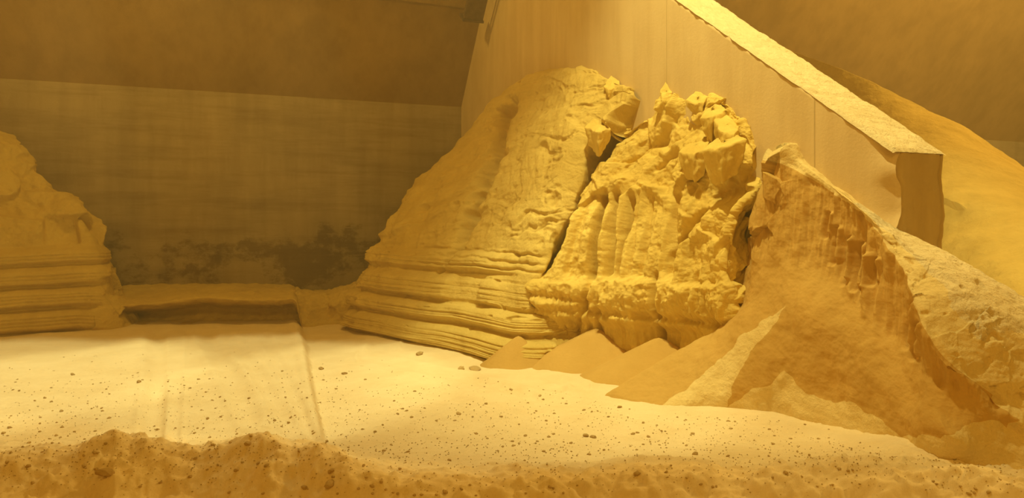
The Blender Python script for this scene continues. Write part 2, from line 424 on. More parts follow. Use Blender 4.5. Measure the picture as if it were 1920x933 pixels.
# ------------------------------------------------------------------ heaps
def close_grid(G, base_h=-.08):
    """append hidden rows: from the last row (crest) back and down to the slab, so a heap is a body and not a sheet"""
    top = G[-1]; back = np.array([DIRV[0], DIRV[1], 0])
    rows = [G]
    r1 = top+back*.25; r1[:, 2] -= .12
    r2 = r1.copy(); r2[:, 2] = base_h
    b = G[0].copy(); b[:, 2] = np.minimum(b[:, 2], base_h)
    return np.concatenate([b[None], G, r1[None], r2[None], b[None]], 0)
def heap_part(name, G, mat, parent):
    Gc = close_grid(G); me = make_mesh(name, Gc, gridquads(*Gc.shape[:2]))
    o = link(name, me, mat); adopt(o, parent); return o

def terraces(h, levels, width=.07):
    """staircase push: out at the foot of a riser, in at its head, dusty treads between"""
    d = np.zeros_like(h)
    for (a, b, k) in levels: d += k*sstep(a-.05, a, h)*sstep(b+.17, b, h)
    return d

heap = empty('powder_heap', tuple(P(960, 688, 9.0)*[1, 1, 0]))
tag(heap, 'tall caked powder heap with layered foot and fluted cliff against the sloping partition', 'powder heap')

def block_a():
    ctrl = [  # bottom -> crest, columns from back left to the crack
        [(676, 606, 13.2), (655, 614, 12.0), (770, 641, 10.55), (880, 665, 9.55), (975, 690, 8.70), (1060, 700, 8.95), (1150, 700, 9.1)],
        [(692, 548, 13.5), (674, 545, 12.25), (785, 568, 10.9), (890, 598, 9.88), (980, 620, 8.98), (1055, 630, 9.1), (1145, 640, 9.2)],
        [(716, 484, 13.8), (700, 480, 12.55), (800, 500, 11.2), (902, 520, 10.15), (988, 540, 9.22), (1052, 560, 9.25), (1142, 560, 9.3)],
        [(790, 358, 14.1), (772, 352, 12.9), (852, 372, 11.6), (942, 372, 10.5), (1022, 380, 9.60), (1085, 400, 9.45), (1160, 400, 9.45)],
        [(884, 262, 14.4), (866, 258, 13.4), (915, 252, 12.1), (988, 240, 11.0), (1062, 240, 9.95), (1125, 250, 9.65), (1190, 290, 9.40)],
        [(938, 190, 14.2), (925, 186, 13.3), (965, 160, 12.3), (1040, 135, 11.1), (1098, 132, 10.4), (1155, 158, 9.75), (1210, 200, 9.25)],
        [(956, 178, 14.1), (945, 172, 13.5), (1000, 140, 12.4), (1072, 123, 11.1), (1120, 138, 10.5), (1170, 165, 9.85), (1222, 205, 9.25)],
    ]
    G = patch(ctrl, 620, 620); n = normals(G); n = n*np.array([1, 1, .55]); n /= np.linalg.norm(n, axis=-1, keepdims=True)
    px, py = proj(G); h = G[..., 2]
    hw = h+.016*fbm(G*np.array([.8, .8, .4]), 2)            # slightly wavy bedding
    low = sstep(1.75, 1.05, h)
    wig = fbm(G*np.array([1.5, 1.5, .3])+3, 3)
    along = G[..., 0]*.57-G[..., 1]*.82
    d = .05*fbm(G*.9, 3)
    lv = [(.02, .19, .14), (.36, .47, .13), (.64, .82, .14), (1.04, 1.17, .08)]
    runs = sstep(-.22, -.05, fbm(np.stack([along*.55, np.round(hw*2.6), hw*0], -1), 2)+.10)
    runs = np.where(hw < .27, 1, np.where(hw > .9, runs*sstep(990, 900, px), runs*.8+.2))
    d = d+terraces(hw, lv)*runs
    inr = sum(sstep(a-.01, a+.01, hw)*sstep(b+.005, b-.01, hw) for a, b, k in lv)
    d = d+inr*runs*(.016*fbm(np.stack([along*.25, along*0, hw*26], -1), 2)+.014*fbm(np.stack([along*.5, along*0, hw*55], -1), 2))
    d = d+low*.014*fbm(np.stack([along*.5, along*0+2, hw*11], -1), 3)*(1-.6*inr)
    nick = np.maximum(fbm(sc(G, 4, 4, 9)+20, 2)-.5, 0); d = d-low*(1-inr)*.12*np.minimum(nick, .4)
    # upper face: thin dipping beds, vertical slip marks, pock marks
    up = 1-low
    d = d+up*(.010*fbm(sc(G, .5, .5, 7), 4)+.012*fbm(sc(G, 7, 7, .9), 3))
    pock = np.maximum(fbm(sc(G, 3.2, 3.2, 2.4)+8, 3)-.5, 0); d = d-up*.14*np.minimum(pock, .5)
    d = d+.010*fbm(G*5, 4)
    # long crack climbing the face, second crack, rough left flank
    w2 = 4*fbm(G*3, 3); pxw = px+w2*1.5; pyw = py+w2
    d = d+groove(pxw, pyw, [(850, 470), (872, 405), (900, 345), (922, 290), (935, 225), (965, 168)], 9, .34, .4)
    d = d+groove(pxw, pyw, [(820, 525), (845, 480), (870, 455)], 5, .14)
    d = d+groove(pxw, pyw, [(760, 475), (790, 410), (830, 330)], 6, .05)
    d = d+groove(pxw, pyw, [(905, 350), (880, 420), (868, 450)], 4, .07)
    d = d+bump(px, py, 1020, 185, 26, 34, -.07, 60, 4)      # scooped hollow near the crest
    d = d+bump(px, py, 985, 215, 12, 30, -.05, 30, 2)
    fl_ = sstep(800, 690, px+.25*(py-450)); d = d+fl_*.09*fbm(G*2.4, 4)
    ca, sa = math.cos(math.radians(-24)), math.sin(math.radians(-24))
    bl = sstep(1010, 900, px+.35*(py-300))*sstep(480, 430, py)      # ragged dipping beds left of the crack
    bed = fbm(np.stack([(px*ca+py*sa)*.008, (-px*sa+py*ca)*.055, px*0], -1), 4)
    d = d+bl*.055*bed
    wq = fbm(G*1.7+13, 3); sh = fbm(np.stack([px*.015+wq*.5, py*.045+px*.004+wq*.9, px*0+5], -1), 4); zu = sstep(470, 420, py)*(1-bl)
    d = d+zu*.034*np.minimum(sh+.1, 0)*2+zu*.022*fbm(np.stack([px*.06, py*.010, px*0], -1), 3)*sstep(-.1, .3, fbm(G*1.3+31, 2))
    # ledge lines near y=470 and the shelf at y=400
    for y0, dep in ((467, .035), (482, .03), (497, .03)):
        d = d+groove(px, pyw*1.0, [(760, y0-6), (860, y0), (960, y0+8), (1030, y0+14)], 3.0, dep)
    # broken right end of the block: falls back into the big crack
    edge = np.interp(py, [130, 200, 240, 290, 370, 420, 480, 515, 560, 720], [1230, 1175, 1142, 1108, 1086, 1062, 1036, 1014, 1004, 1000])
    back = sstep(-5, 26, px+2.2*w2-edge); fb = blur(facets(back, G*4.5, 8), 3)
    lip = np.exp(-((px+2.2*w2-edge+10)/14)**2)*sstep(570, 520, py)
    d = d+.05*lip-back*.55*sstep(600, 540, py)+back*.05*fb+.015*back*fbm(G*12, 3)
    top = sstep(260, 150, py); tz_ = top*sstep(1080, 1160, px); fc = facets(tz_, G*2.2, 4)
    d = d+tz_*.08*blur(fc, 3)
    d = d*sstep(0, 6, np.arange(G.shape[0]))[:, None]
    return heap_part('layered_block', G+n*d[..., None], M_CAKED, heap)
block_a()['label'] = 'layered left block of the heap with horizontal cut bands'

def block_b():
    ctrl = [
        [(1045, 655, 9.6), (1015, 655, 9.15), (1115, 690, 8.75), (1235, 700, 8.05), (1325, 650, 7.50), (1380, 612, 7.20), (1400, 600, 7.45)],
        [(1040, 600, 9.6), (1008, 592, 9.15), (1112, 600, 8.80), (1235, 610, 8.10), (1325, 575, 7.52), (1376, 560, 7.22), (1405, 540, 7.50)],
        [(1030, 552, 9.65), (1006, 545, 9.15), (1112, 530, 8.80), (1235, 525, 8.12), (1322, 515, 7.55), (1364, 500, 7.25), (1405, 470, 7.50)],
        [(1085, 440, 9.7), (1066, 432, 9.20), (1142, 420, 8.90), (1250, 420, 8.20), (1330, 425, 7.65), (1374, 410, 7.32), (1425, 385, 7.45)],
        [(1125, 345, 9.75), (1108, 337, 9.30), (1190, 315, 9.00), (1278, 310, 8.30), (1348, 335, 7.75), (1405, 335, 7.40), (1445, 320, 7.50)],
        [(1180, 250, 9.75), (1168, 246, 9.40), (1228, 205, 9.05), (1298, 190, 8.40), (1352, 195, 7.95), (1400, 245, 7.58), (1432, 268, 7.58)],
        [(1190, 245, 9.75), (1182, 240, 9.45), (1240, 185, 9.05), (1310, 178, 8.42), (1360, 188, 7.98), (1405, 245, 7.62), (1436, 270, 7.60)],
    ]
    G = patch(ctrl, 680, 640); n = normals(G); n = n*np.array([1, 1, .6]); n /= np.linalg.norm(n, axis=-1, keepdims=True)
    px, py = proj(G)
    w = fbm(G*3.2, 4); pxw = px+6*w; pyw = py+7*fbm(G*3.2+11, 4)
    d = .05*fbm(G*1.4, 3)+.015*fbm(G*7, 4)
    along = G[..., 0]*.62-G[..., 1]*.78
    # vertical flutes below the blocky crown
    crown = sstep(400, 330, pyw+(px-1200)*.15)
    mid = sstep(530, 515, pyw-6*w)*(1-crown)
    flu = fbm(np.stack([along*4.3, G[..., 2]*.35, along*0], -1), 3)
    d = d+mid*(.085*flu+.03*ridged(np.stack([along*8, G[..., 2]*.5, along*0+4], -1), 2)*.6)
    for x0, x1, dep, ww in ((1127, 1112, .17, 5), (1150, 1136, .14, 4), (1172, 1152, .18, 6), (1210, 1200, .06, 8), (1262, 1258, .07, 6), (1185, 1176, .05, 4)):
        d = d+groove(px+1.5*w, py, [(x0+12, 352), (x0, 410), (x1+6, 470), (x1-2, 530)], ww*1.1, dep*1.45, .35)
    d = d+bump(px, py, 1160, 345, 26, 10, .06, -20)
    # bulging ledge at y=520 with a dripping apron beneath, undercut band at y=575
    ledge = sstep(512, 534, pyw-16*w)
    d = d+ledge*(.09+.05*w)*sstep(640, 560, py)
    ap = sstep(520, 560, py)
    d = d+ap*(.055*fbm(np.stack([along*7, G[..., 2]*.8, along*0+7], -1), 3)+.03*ridged(np.stack([along*11, G[..., 2]*1.2, along*0], -1), 2)*.6)
    und = np.exp(-((py-583-(px-1100)*.09-5*w)/7.0)**2); d = d-und*.07
    und2 = np.exp(-((py-556-(px-1040)*.12-4*w)/6.0)**2)*sstep(1150, 1090, px); d = d-und2*.06
    d = d-.10*sstep(588, 612, py-(px-1100)*.09)*sstep(1330, 1290, px)
    for x0, x1, dep in ((1108, 1080, .10), (1130, 1118, .06), (1235, 1233, .14), (1305, 1312, .05)):
        d = d+groove(px+2*w, py, [(x0+2, 505), (x0, 545), (x1, 620), (x1-2, 660)], 4.5, dep, .2)
    # crown: stacked, tilted caked pieces
    zone = np.clip(crown+sstep(1255, 1330, px)*sstep(500, 440, py)*.6, 0, 1)
    fl_z = sstep(1330, 1360, px)
    fa = facets(zone, G*np.array([1.9, 1.9, 1.7])+.25*fbm(G*2.5, 2)[..., None], 6)
    fb = facets(np.maximum(zone, fl_z), G*np.array([4.2, 4.2, 3.6])+.25*fbm(G*4, 2)[..., None], 9)
    fa = blur(fa, 6); fb = blur(fb, 4); d = d+zone*(.18*fa+.035*fb+.008*fbm(G*11, 3))
    # hollow behind the ramp and the ramp falling left from the ridge peak
    d = d+bump(px, py, 1375, 352, 46, 22, -.16, -35, 3)
    d = d+bump(px, py, 1330, 420, 60, 16, .10, -42, 2)
    d = d+groove(pxw, pyw, [(1250, 500), (1268, 462), (1292, 430), (1330, 385)], 5, .12, .3)
    d = d+bump(px, py, 1300, 395, 22, 30, .06, -50)
    d = d+groove(pxw, pyw, [(1150, 340), (1180, 300), (1230, 262), (1265, 210)], 7, .08)
    d = d+groove(pxw, pyw, [(1200, 345), (1240, 300), (1280, 280)], 5, .07)
    # overhanging right edge
    ed = np.interp(py, [200, 300, 360, 400, 470, 500, 545, 580], [1400, 1420, 1410, 1390, 1360, 1356, 1375, 1380])
    fl_ = sstep(-6, 10, px+4*w-ed)*sstep(370, 410, py); d = d-fl_*.10*(1+fb)
    d = d+.006*fbm(G*16, 3)
    fr = ap*sstep(640, 600, py); d = d+fr*.028*ridged(np.stack([along*16, G[..., 2]*2.0, along*0+9], -1), 3)*.5-fr*.05*np.maximum(fbm(np.stack([along*7, G[..., 2]*5, along*0], -1), 3)-.15, 0)
    rg = fbm(np.stack([px*.05, py*.05, px*0+2], -1), 3); d = d+(1-ap)*.011*np.minimum(rg, 0)*2*sstep(300, 340, py)
    d = d*sstep(0, 6, np.arange(G.shape[0]))[:, None]
    return heap_part('fluted_block', G+n*d[..., None], M_FLUTE, heap)
block_b()['label'] = 'fluted right block of the heap with broken crown'

# caked pieces standing proud on the crown: top dusty, sides striated
def chunk_mesh(name, top, drop, seed, inset=.10, depth=None):
    """top: outline (px,py,z) of the dusty upper facet; sides drop `drop` metres with vertical striations"""
    T = np.array([P(*p) for p in top]); c = T.mean(0); nseg = 14; ring = []
    for i in range(len(T)):
        a, b = T[i], T[(i+1) % len(T)]
        for k in range(nseg): ring.append(a+(b-a)*k/nseg)
    R = np.array(ring); nb = len(R); rows = []
    out = R-c; out[:, 2] = 0; out /= np.linalg.norm(out, axis=1)[:, None]+1e-6
    for f in (0.02, .25, .5, .7, .85, .95): rows.append(c+(R-c)*f+np.array([0, 0, .012])*(1-f))
    rows.append(R-out*.004)
    for k in range(1, 25):
        q = k/24; r = R.copy(); r[:, 2] -= drop*q; r += out*(-inset*q*q); rows.append(r)
    G = np.array(rows); G = np.concatenate([G, G[:, :1]], 1)
    n = np.concatenate([out, out[:1]])[None]
    side = (np.arange(len(rows)) > 6)[:, None]
    jag = (.030*fbm(G*6+seed, 3)+.012*fbm(sc(G, 30, 30, 1.5)+seed, 2)*side)
    G = G+n*jag[..., None]; G[..., 2] += .015*fbm(G*7+seed*3, 3)*(~side)+side*.01*fbm(G*9, 2)
    return make_mesh(name, G, gridquads(*G.shape[:2]))
chunks = [
    ([(1098, 240, 9.45), (1112, 222, 9.55), (1135, 232, 9.5), (1146, 240, 9.3), (1122, 247, 9.12)], .30, 1.0),
    ([(1338, 225, 7.8), (1362, 215, 7.9), (1388, 240, 7.6), (1378, 250, 7.4), (1352, 248, 7.45)], .36, 4.0),
    ([(1272, 285, 8.15), (1300, 262, 8.3), (1335, 258, 8.05), (1326, 276, 7.8), (1300, 288, 7.85)], .30, 2.0),
    ([(1318, 282, 7.55), (1340, 262, 7.65), (1385, 252, 7.4), (1400, 262, 7.3), (1352, 276, 7.25)], .34, 6.0),
    ([(1312, 222, 8.0), (1330, 200, 8.1), (1345, 182, 8.1), (1360, 206, 7.9), (1335, 220, 7.8)], .25, 8.0),
    ([(1236, 172, 8.95), (1249, 151, 9.0), (1264, 170, 8.9), (1258, 182, 8.75), (1241, 184, 8.8)], .20, 3.0),
    ([(1132, 160, 9.9), (1146, 142, 10.0), (1160, 150, 9.95), (1158, 164, 9.8), (1140, 168, 9.75)], .18, 7.0),
    ([(1288, 188, 8.4), (1308, 167, 8.45), (1330, 178, 8.25), (1320, 192, 8.15), (1300, 194, 8.25)], .18, 9.0),
]
for i, (top, drop, seed) in enumerate(chunks):
    o = link('caked_chunk', chunk_mesh('caked_chunk', top, drop, seed), M_FLUTE); adopt(o, heap)

# ------------------------------------------------------------------ ridge on the right with the excavated hollow
ridge = empty('powder_ridge', tuple(P(1700, 700, 5.2)*[1, 1, 0]))
tag(ridge, 'powder ridge descending past the broken wall end to the right, hollowed out in front', 'powder ridge')
def ridge_part():
    # columns follow the crest from behind the heap to the lower right corner and past it; rows: wall side / silhouette, crest, cliff, cliff foot, talus, toe
    ctrl = [
        # toe
        [(1120, 750, 7.15), (1225, 768, 6.75), (1330, 765, 6.70), (1450, 770, 6.55), (1570, 800, 6.0), (1690, 845, 5.35), (1760, 880, 4.95), (1830, 905, 4.8), (1960, 930, 4.65), (2200, 1000, 4.2), (2470, 948, 4.50)],
        # talus lower
        [(1245, 672, 7.40), (1290, 695, 7.00), (1380, 700, 6.72), (1480, 715, 6.45), (1590, 745, 5.95), (1700, 790, 5.25), (1775, 815, 4.75), (1840, 845, 4.8), (1950, 895, 4.70), (2150, 960, 4.3), (2482, 945, 4.62)],
        # talus upper / cliff foot
        [(1372, 590, 7.35), (1395, 575, 7.10), (1430, 560, 6.85), (1510, 585, 6.42), (1600, 640, 5.95), (1690, 720, 5.42), (1762, 770, 4.92), (1842, 795, 4.82), (1940, 850, 4.75), (2120, 920, 4.35), (2494, 942, 4.74)],
        [(1400, 480, 7.45), (1415, 480, 7.15), (1450, 462, 6.95), (1530, 500, 6.55), (1615, 560, 6.05), (1690, 640, 5.55), (1750, 715, 5.05), (1835, 745, 4.86), (1935, 815, 4.80), (2100, 890, 4.4), (2506, 939, 4.86)],
        # cliff middle
        [(1424, 385, 7.42), (1428, 375, 7.1), (1470, 380, 6.9), (1550, 430, 6.52), (1625, 480, 6.05), (1692, 560, 5.55), (1738, 672, 5.1), (1800, 700, 4.90), (1925, 790, 4.85), (2080, 870, 4.45), (2518, 936, 4.98)],
        # front edge of the rough top slope
        [(1442, 315, 7.35), (1448, 300, 7.05), (1495, 318, 6.82), (1560, 360, 6.45), (1632, 415, 5.98), (1690, 500, 5.55), (1728, 600, 5.12), (1785, 682, 4.94), (1920, 772, 4.90), (2060, 850, 4.5), (2530, 933, 5.10)],
        # crest: lower line of the bright strip
        [(1454, 290, 7.32), (1465, 278, 7.0), (1502, 300, 6.85), (1562, 345, 6.5), (1618, 394, 6.05), (1690, 450, 5.75), (1762, 505, 5.4), (1850, 570, 5.15), (1960, 650, 5.0), (2080, 740, 4.7), (2542, 930, 5.22)],
        # silhouette / contact with the wall
        [(1464, 282, 7.40), (1478, 275, 7.12), (1530, 308, 7.0), (1590, 350, 6.75), (1650, 400, 6.45), (1710, 442, 6.05), (1790, 482, 5.75), (1870, 524, 5.5), (1980, 590, 5.3), (2090, 660, 4.9), (2554, 927, 5.34)],
    ]
    G = patch(ctrl, 560, 900)
    # hidden rows down the far side
    far = G[-1].copy(); far += np.array([.55, .75, 0]); far[:, 2] = np.maximum(far[:, 2]-.75, -.05)
    far2 = far+np.array([.6, .8, 0]); far2[:, 2] = -.08
    n = normals(G); px, py = proj(G); h = G[..., 2]
    w = fbm(G*3, 4)
    r = np.linspace(0, 7, G.shape[0])[:, None]+0*px
    c = np.linspace(0, 10, G.shape[1])[None]+0*px
    d = .025*fbm(G*1.6, 3)+.008*fbm(G*9, 4)
    cliff = sstep(2.6, 3.2, r+.25*w)*sstep(5.15, 4.8, r)
    along = G[..., 0]*.75-G[..., 1]*.66
    flu = fbm(np.stack([along*6.5, h*.7, along*0], -1), 4)
    strong = np.exp(-((c-3.9)/.8)**2)
    d = d+cliff*(.03+.045*strong)*flu*1.5+cliff*.015*ridged(np.stack([along*17, h*1.2, along*0], -1), 2)*.5
    # hanging drips of the cliff above the hollow
    for x, y0, y1, dep in ((1562, 420, 500, .06), (1585, 440, 540, .09), (1605, 450, 552, .08), (1625, 470, 555, .07), (1548, 395, 450, .05), (1700, 560, 660, .05), (1712, 600, 680, .05), (1640, 480, 540, .05)):
        d = d+groove(px+2*w, py, [(x+6, y0), (x, (y0+y1)/2), (x-3, y1)], 5, dep*1.1, .3)
        d = d+groove(px+2*w, py, [(x+13, y0), (x+8, (y0+y1)/2), (x+6, y1-12)], 4, -dep*.6, .2)
    # rough caked top slope
    rough = sstep(4.9, 5.2, r)*sstep(6.05, 5.95, r)*sstep(3.6, 4.6, c)
    fa = facets(rough, G*np.array([3, 3, 5])+.3*fbm(G*4, 2)[..., None], 12)
    d = d+rough*(.020*fa+.020*fbm(sc(G, 3, 3, 6), 4)-.02*np.maximum(fbm(G*8+3, 3)-.4, 0)*3)
    strip = sstep(5.95, 6.1, r)
    d = d+strip*(.005*fbm(G*12, 3)-.05*np.maximum(fbm(G*6+5, 3)-.35, 0)*sstep(5, 7, c))
    # talus: slide lanes and small slumped edges
    tal = sstep(3.0, 2.6, r)
    lane = fbm(np.stack([along*3.2, h*.6, along*0+3], -1), 3)
    d = d+tal*.035*lane
    sl = fbm(G*np.array([1.6, 1.6, 1.4])+6, 4); d = d+tal*sstep(3.2, 4.2, c)*.03*sl
    # crack pieces at the left end (1390,400..490)
    lz = sstep(2.2, 1.2, c)*sstep(2.6, 3.2, r); d = d+lz*.10*facets(lz, G*3.6, 15)
    fe = sstep(0, 5, np.arange(G.shape[0]))[:, None]
    V = G+n*(d*fe)[..., None]
    V[:12, :, 2] -= .05*(1-np.arange(12)/12)[:, None]
    V[:, 0] += np.array([.12, .45, 0]); V[:, 0, 2] = -.08
    bot = V[0].copy(); bot[:, 2] = -.08
    V = np.concatenate([bot[None], V, far[None], far2[None], bot[None]], 0)
    me = make_mesh('ridge_body', V, gridquads(*V.shape[:2]))
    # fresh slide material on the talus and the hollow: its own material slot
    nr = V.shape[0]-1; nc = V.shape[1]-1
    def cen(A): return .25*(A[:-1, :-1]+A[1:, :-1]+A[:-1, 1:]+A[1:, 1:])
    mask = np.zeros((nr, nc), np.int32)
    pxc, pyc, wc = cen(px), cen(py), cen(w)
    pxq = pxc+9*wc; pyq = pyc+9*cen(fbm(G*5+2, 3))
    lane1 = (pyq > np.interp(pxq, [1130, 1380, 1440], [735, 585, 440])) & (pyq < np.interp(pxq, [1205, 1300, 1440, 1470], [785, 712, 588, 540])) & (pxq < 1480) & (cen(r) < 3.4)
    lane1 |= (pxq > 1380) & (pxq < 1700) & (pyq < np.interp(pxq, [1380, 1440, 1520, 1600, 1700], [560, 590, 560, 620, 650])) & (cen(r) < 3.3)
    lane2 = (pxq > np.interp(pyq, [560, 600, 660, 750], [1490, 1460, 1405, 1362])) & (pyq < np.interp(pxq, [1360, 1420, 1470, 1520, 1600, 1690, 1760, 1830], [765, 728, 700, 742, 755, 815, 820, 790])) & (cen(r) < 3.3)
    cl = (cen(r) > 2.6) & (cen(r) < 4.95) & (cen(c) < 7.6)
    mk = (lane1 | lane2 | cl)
    mk = np.where((cen(r)+.25*wc > 5.75) & (cen(c) > 3.7), 2, mk)  # top strip takes the pale powder: its lamp light put into the colour
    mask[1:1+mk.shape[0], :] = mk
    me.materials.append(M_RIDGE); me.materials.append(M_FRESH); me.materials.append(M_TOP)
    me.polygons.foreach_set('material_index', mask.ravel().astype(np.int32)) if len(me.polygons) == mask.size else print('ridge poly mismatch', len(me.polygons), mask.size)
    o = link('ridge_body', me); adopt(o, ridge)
    return o
ridge_part()

# ------------------------------------------------------------------ small talus cones at the foot of the cliff
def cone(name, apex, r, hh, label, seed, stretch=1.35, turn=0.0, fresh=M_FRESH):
    A = P(*apex); na, nr_ = 96, 48
    th = np.linspace(0, 2*math.pi, na+1); rr = np.linspace(0, 1, nr_)
    R, T = np.meshgrid(rr, th, indexing='ij')
    rad = r*(1+.07*fbm(np.stack([np.cos(T)*1.3+seed, np.sin(T)*1.3, T*0], -1), 3))
    lx = R*rad*np.cos(T)*stretch; ly = R*rad*np.sin(T)
    x = lx*math.cos(turn)-ly*math.sin(turn); y = lx*math.sin(turn)+ly*math.cos(turn)
    z = hh*(1-R)+.010*fbm(np.stack([x*4+seed, y*4, R*0], -1), 4)*R-.06*sstep(.96, 1.0, R)+.02*hh*R*(1-R)
    z = z-.015*np.exp(-(R/.05)**2)
    V = np.stack([x, y, z], -1)
    V = np.concatenate([V, (V[-1]*[1, 1, 0]+[0, 0, -.10])[None], (V[-1]*[0, 0, 0]+[0, 0, -.10])[None]], 0)
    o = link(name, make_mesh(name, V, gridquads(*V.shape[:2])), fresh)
    o.location = (A[0], A[1], A[2]-hh); return tag(o, label, 'powder cone', 'loose powder cones below the cliff')
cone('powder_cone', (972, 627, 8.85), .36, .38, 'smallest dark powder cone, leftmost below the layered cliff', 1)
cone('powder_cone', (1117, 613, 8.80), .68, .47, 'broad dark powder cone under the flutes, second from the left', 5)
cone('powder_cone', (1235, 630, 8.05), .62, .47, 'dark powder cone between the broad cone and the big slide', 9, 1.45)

# ------------------------------------------------------------------ left heap
lheap = empty('powder_heap', tuple(P(60, 625, 11.4)*[1, 1, 0]))
tag(lheap, 'dim brown terraced powder heap at the left edge', 'powder heap')
def left_heap():
    ctrl = [
        [(-420, 660, 9.6), (-200, 645, 10.4), (0, 630, 11.05), (130, 622, 11.5), (215, 616, 11.85), (250, 612, 12.2), (260, 606, 12.9)],
        [(-420, 560, 9.8), (-200, 555, 10.6), (0, 555, 11.3), (125, 552, 11.75), (195, 548, 12.05), (222, 548, 12.4), (228, 548, 13.0)],
        [(-420, 470, 10.0), (-200, 470, 10.8), (0, 472, 11.5), (110, 465, 11.95), (165, 455, 12.2), (188, 460, 12.6), (192, 470, 13.1)],
        [(-420, 380, 10.2), (-200, 380, 11.0), (0, 372, 11.75), (75, 375, 12.1), (125, 378, 12.3), (152, 392, 12.7), (158, 410, 13.1)],
        [(-420, 270, 10.6), (-200, 265, 11.3), (-30, 258, 12.0), (15, 275, 12.3), (60, 310, 12.5), (82, 350, 12.8), (90, 380, 13.1)],
        [(-420, 230, 10.9), (-200, 232, 11.6), (-50, 236, 12.4), (0, 256, 12.6), (50, 295, 12.8), (76, 340, 13.0), (86, 375, 13.2)],
    ]
    G = patch(ctrl, 420, 420); n = normals(G); n = n*np.array([1, 1, .5]); n /= np.linalg.norm(n, axis=-1, keepdims=True)
    px, py = proj(G); h = G[..., 2]; hw = h+.04*fbm(G*.7, 2)
    lv = [(.05, .22, .16), (.40, .56, .17), (.74, .88, .16), (1.06, 1.16, .12)]
    fadeR = sstep(215, 150, px+.25*(py-540))
    d = terraces(hw, lv)*fadeR+.05*fbm(G*1.2, 4)+.015*fbm(G*6, 3)
    inr = sum(sstep(a-.01, a+.02, hw)*sstep(b+.01, b-.02, hw) for a, b, k in lv); d = d+inr*.012*np.sin(hw*2*math.pi/.05)*fadeR
    up = sstep(1.2, 1.6, h); fa = facets(up, G*np.array([1.6, 1.6, 1.9]), 3); d = d+up*(.15*blur(fa, 6)+.05*fbm(G*3.5, 3)+.08*ridged(sc(G, 2.2, 2.2, 1.2), 2)*.5)
    d = d+(1-fadeR)*.10*facets((1-fadeR)*(1-up), G*3, 7)*(1-up)
    d = d*sstep(0, 5, np.arange(G.shape[0]))[:, None]
    V = G+n*d[..., None]
    top = V[-1].copy(); r1 = top+np.array([-.3, .5, -.1]); r2 = top+np.array([-.4, .7, 0]); r2[:, 2] = -.08; b = V[0].copy(); b[:, 2] = -.08
    V = np.concatenate([b[None], V, r1[None], r2[None], b[None]], 0)
    o = link('terraced_block', make_mesh('terraced_block', V, gridquads(*V.shape[:2])), M_CAKED); adopt(o, lheap)
left_heap()

# ------------------------------------------------------------------ berm left along the back wall, and the lump block beside it
def zback(px):
    m = (px-CX)/F; a = (-1.087-16*m)/(1-.418*m); return 16-.418*a
def berm():
    xs = [150, 215, 300, 380, 460, 520, 548, 556]
    lip = [590, 578, 572, 562, 566, 566, 564, 568]; crest = [550, 533, 531, 530, 531, 533, 535, 542]
    rows = []
    rows.append([(x, 612, 12.1) for x in xs])
    rows.append([(x, 600, 12.65) for x in xs])
    rows.append([(x, l+12, 12.75) for x, l in zip(xs, lip)])
    rows.append([(x, l+3, 12.25) for x, l in zip(xs, lip)])
    rows.append([(x, l-6, 12.15) for x, l in zip(xs, lip)])
    rows.append([(x, .5*(l+c), 12.9) for x, l, c in zip(xs, lip, crest)])
    rows.append([(x, c, zback(x)+.05) for x, c in zip(xs, crest)])
    G = patch(rows, 150, 260); n = normals(G); d = .03*fbm(G*2.2, 4)+.02*fbm(G*6, 3); d = d*sstep(0, 8, np.arange(150))[:, None]
    V = G+n*d[..., None]; b = V[0].copy(); b[:, 2] = -.08; r2 = V[-1].copy(); r2[:, 2] = -.08
    V = np.concatenate([b[None], V, r2[None], b[None]], 0)
    # close the right hand end
    e = V[:, -1].copy(); e2 = e.copy(); e2 += np.array([.02, .25, 0]); e2[:, 2] = -.08
    V = np.concatenate([V, e2[:, None]], 1)
    o = link('powder_berm', make_mesh('powder_berm', V, gridquads(*V.shape[:2])), M_CAKED)
    tag(o, 'long low powder berm with undercut lip along the back wall', 'powder berm')
    rows = [
        [(548, 606, 12.6), (575, 606, 12.45), (610, 604, 12.6), (640, 604, 12.6), (668, 606, 12.5), (690, 600, 13.0)],
        [(550, 585, 12.8), (575, 584, 12.75), (612, 580, 12.9), (640, 585, 12.75), (666, 585, 12.7), (690, 580, 13.1)],
        [(552, 566, 13.0), (580, 568, 12.95), (615, 566, 13.0), (640, 558, 12.9), (664, 560, 12.9), (690, 560, 13.2)],
        [(553, 548, 13.3), (590, 552, 13.3), (620, 550, 13.3), (645, 542, 13.3), (668, 536, 13.3), (690, 540, 13.5)],
        [(554, 541, 14.6), (590, 545, 14.75), (620, 543, 14.8), (650, 537, 14.9), (670, 530, 15.0), (690, 528, 15.0)],
    ]
    G = patch(rows, 150, 150); n = normals(G); px, py = proj(G)
    d = .07*fbm(G*2.6, 4)+.03*fbm(G*7, 3); d = d+bump(px, py, 632, 580, 14, 14, .12)+bump(px, py, 590, 592, 20, 14, -.12); d = d*sstep(0, 8, np.arange(150))[:, None]
    V = G+n*d[..., None]; b = V[0].copy(); b[:, 2] = -.08; r2 = V[-1].copy(); r2[:, 2] = -.08
    V = np.concatenate([b[None], V, r2[None], b[None]], 0)
    o = link('powder_mound', make_mesh('powder_mound', V, gridquads(*V.shape[:2])), M_CAKED)
    tag(o, 'lumpy low powder mound between the berm and the layered heap', 'powder mound')
berm()

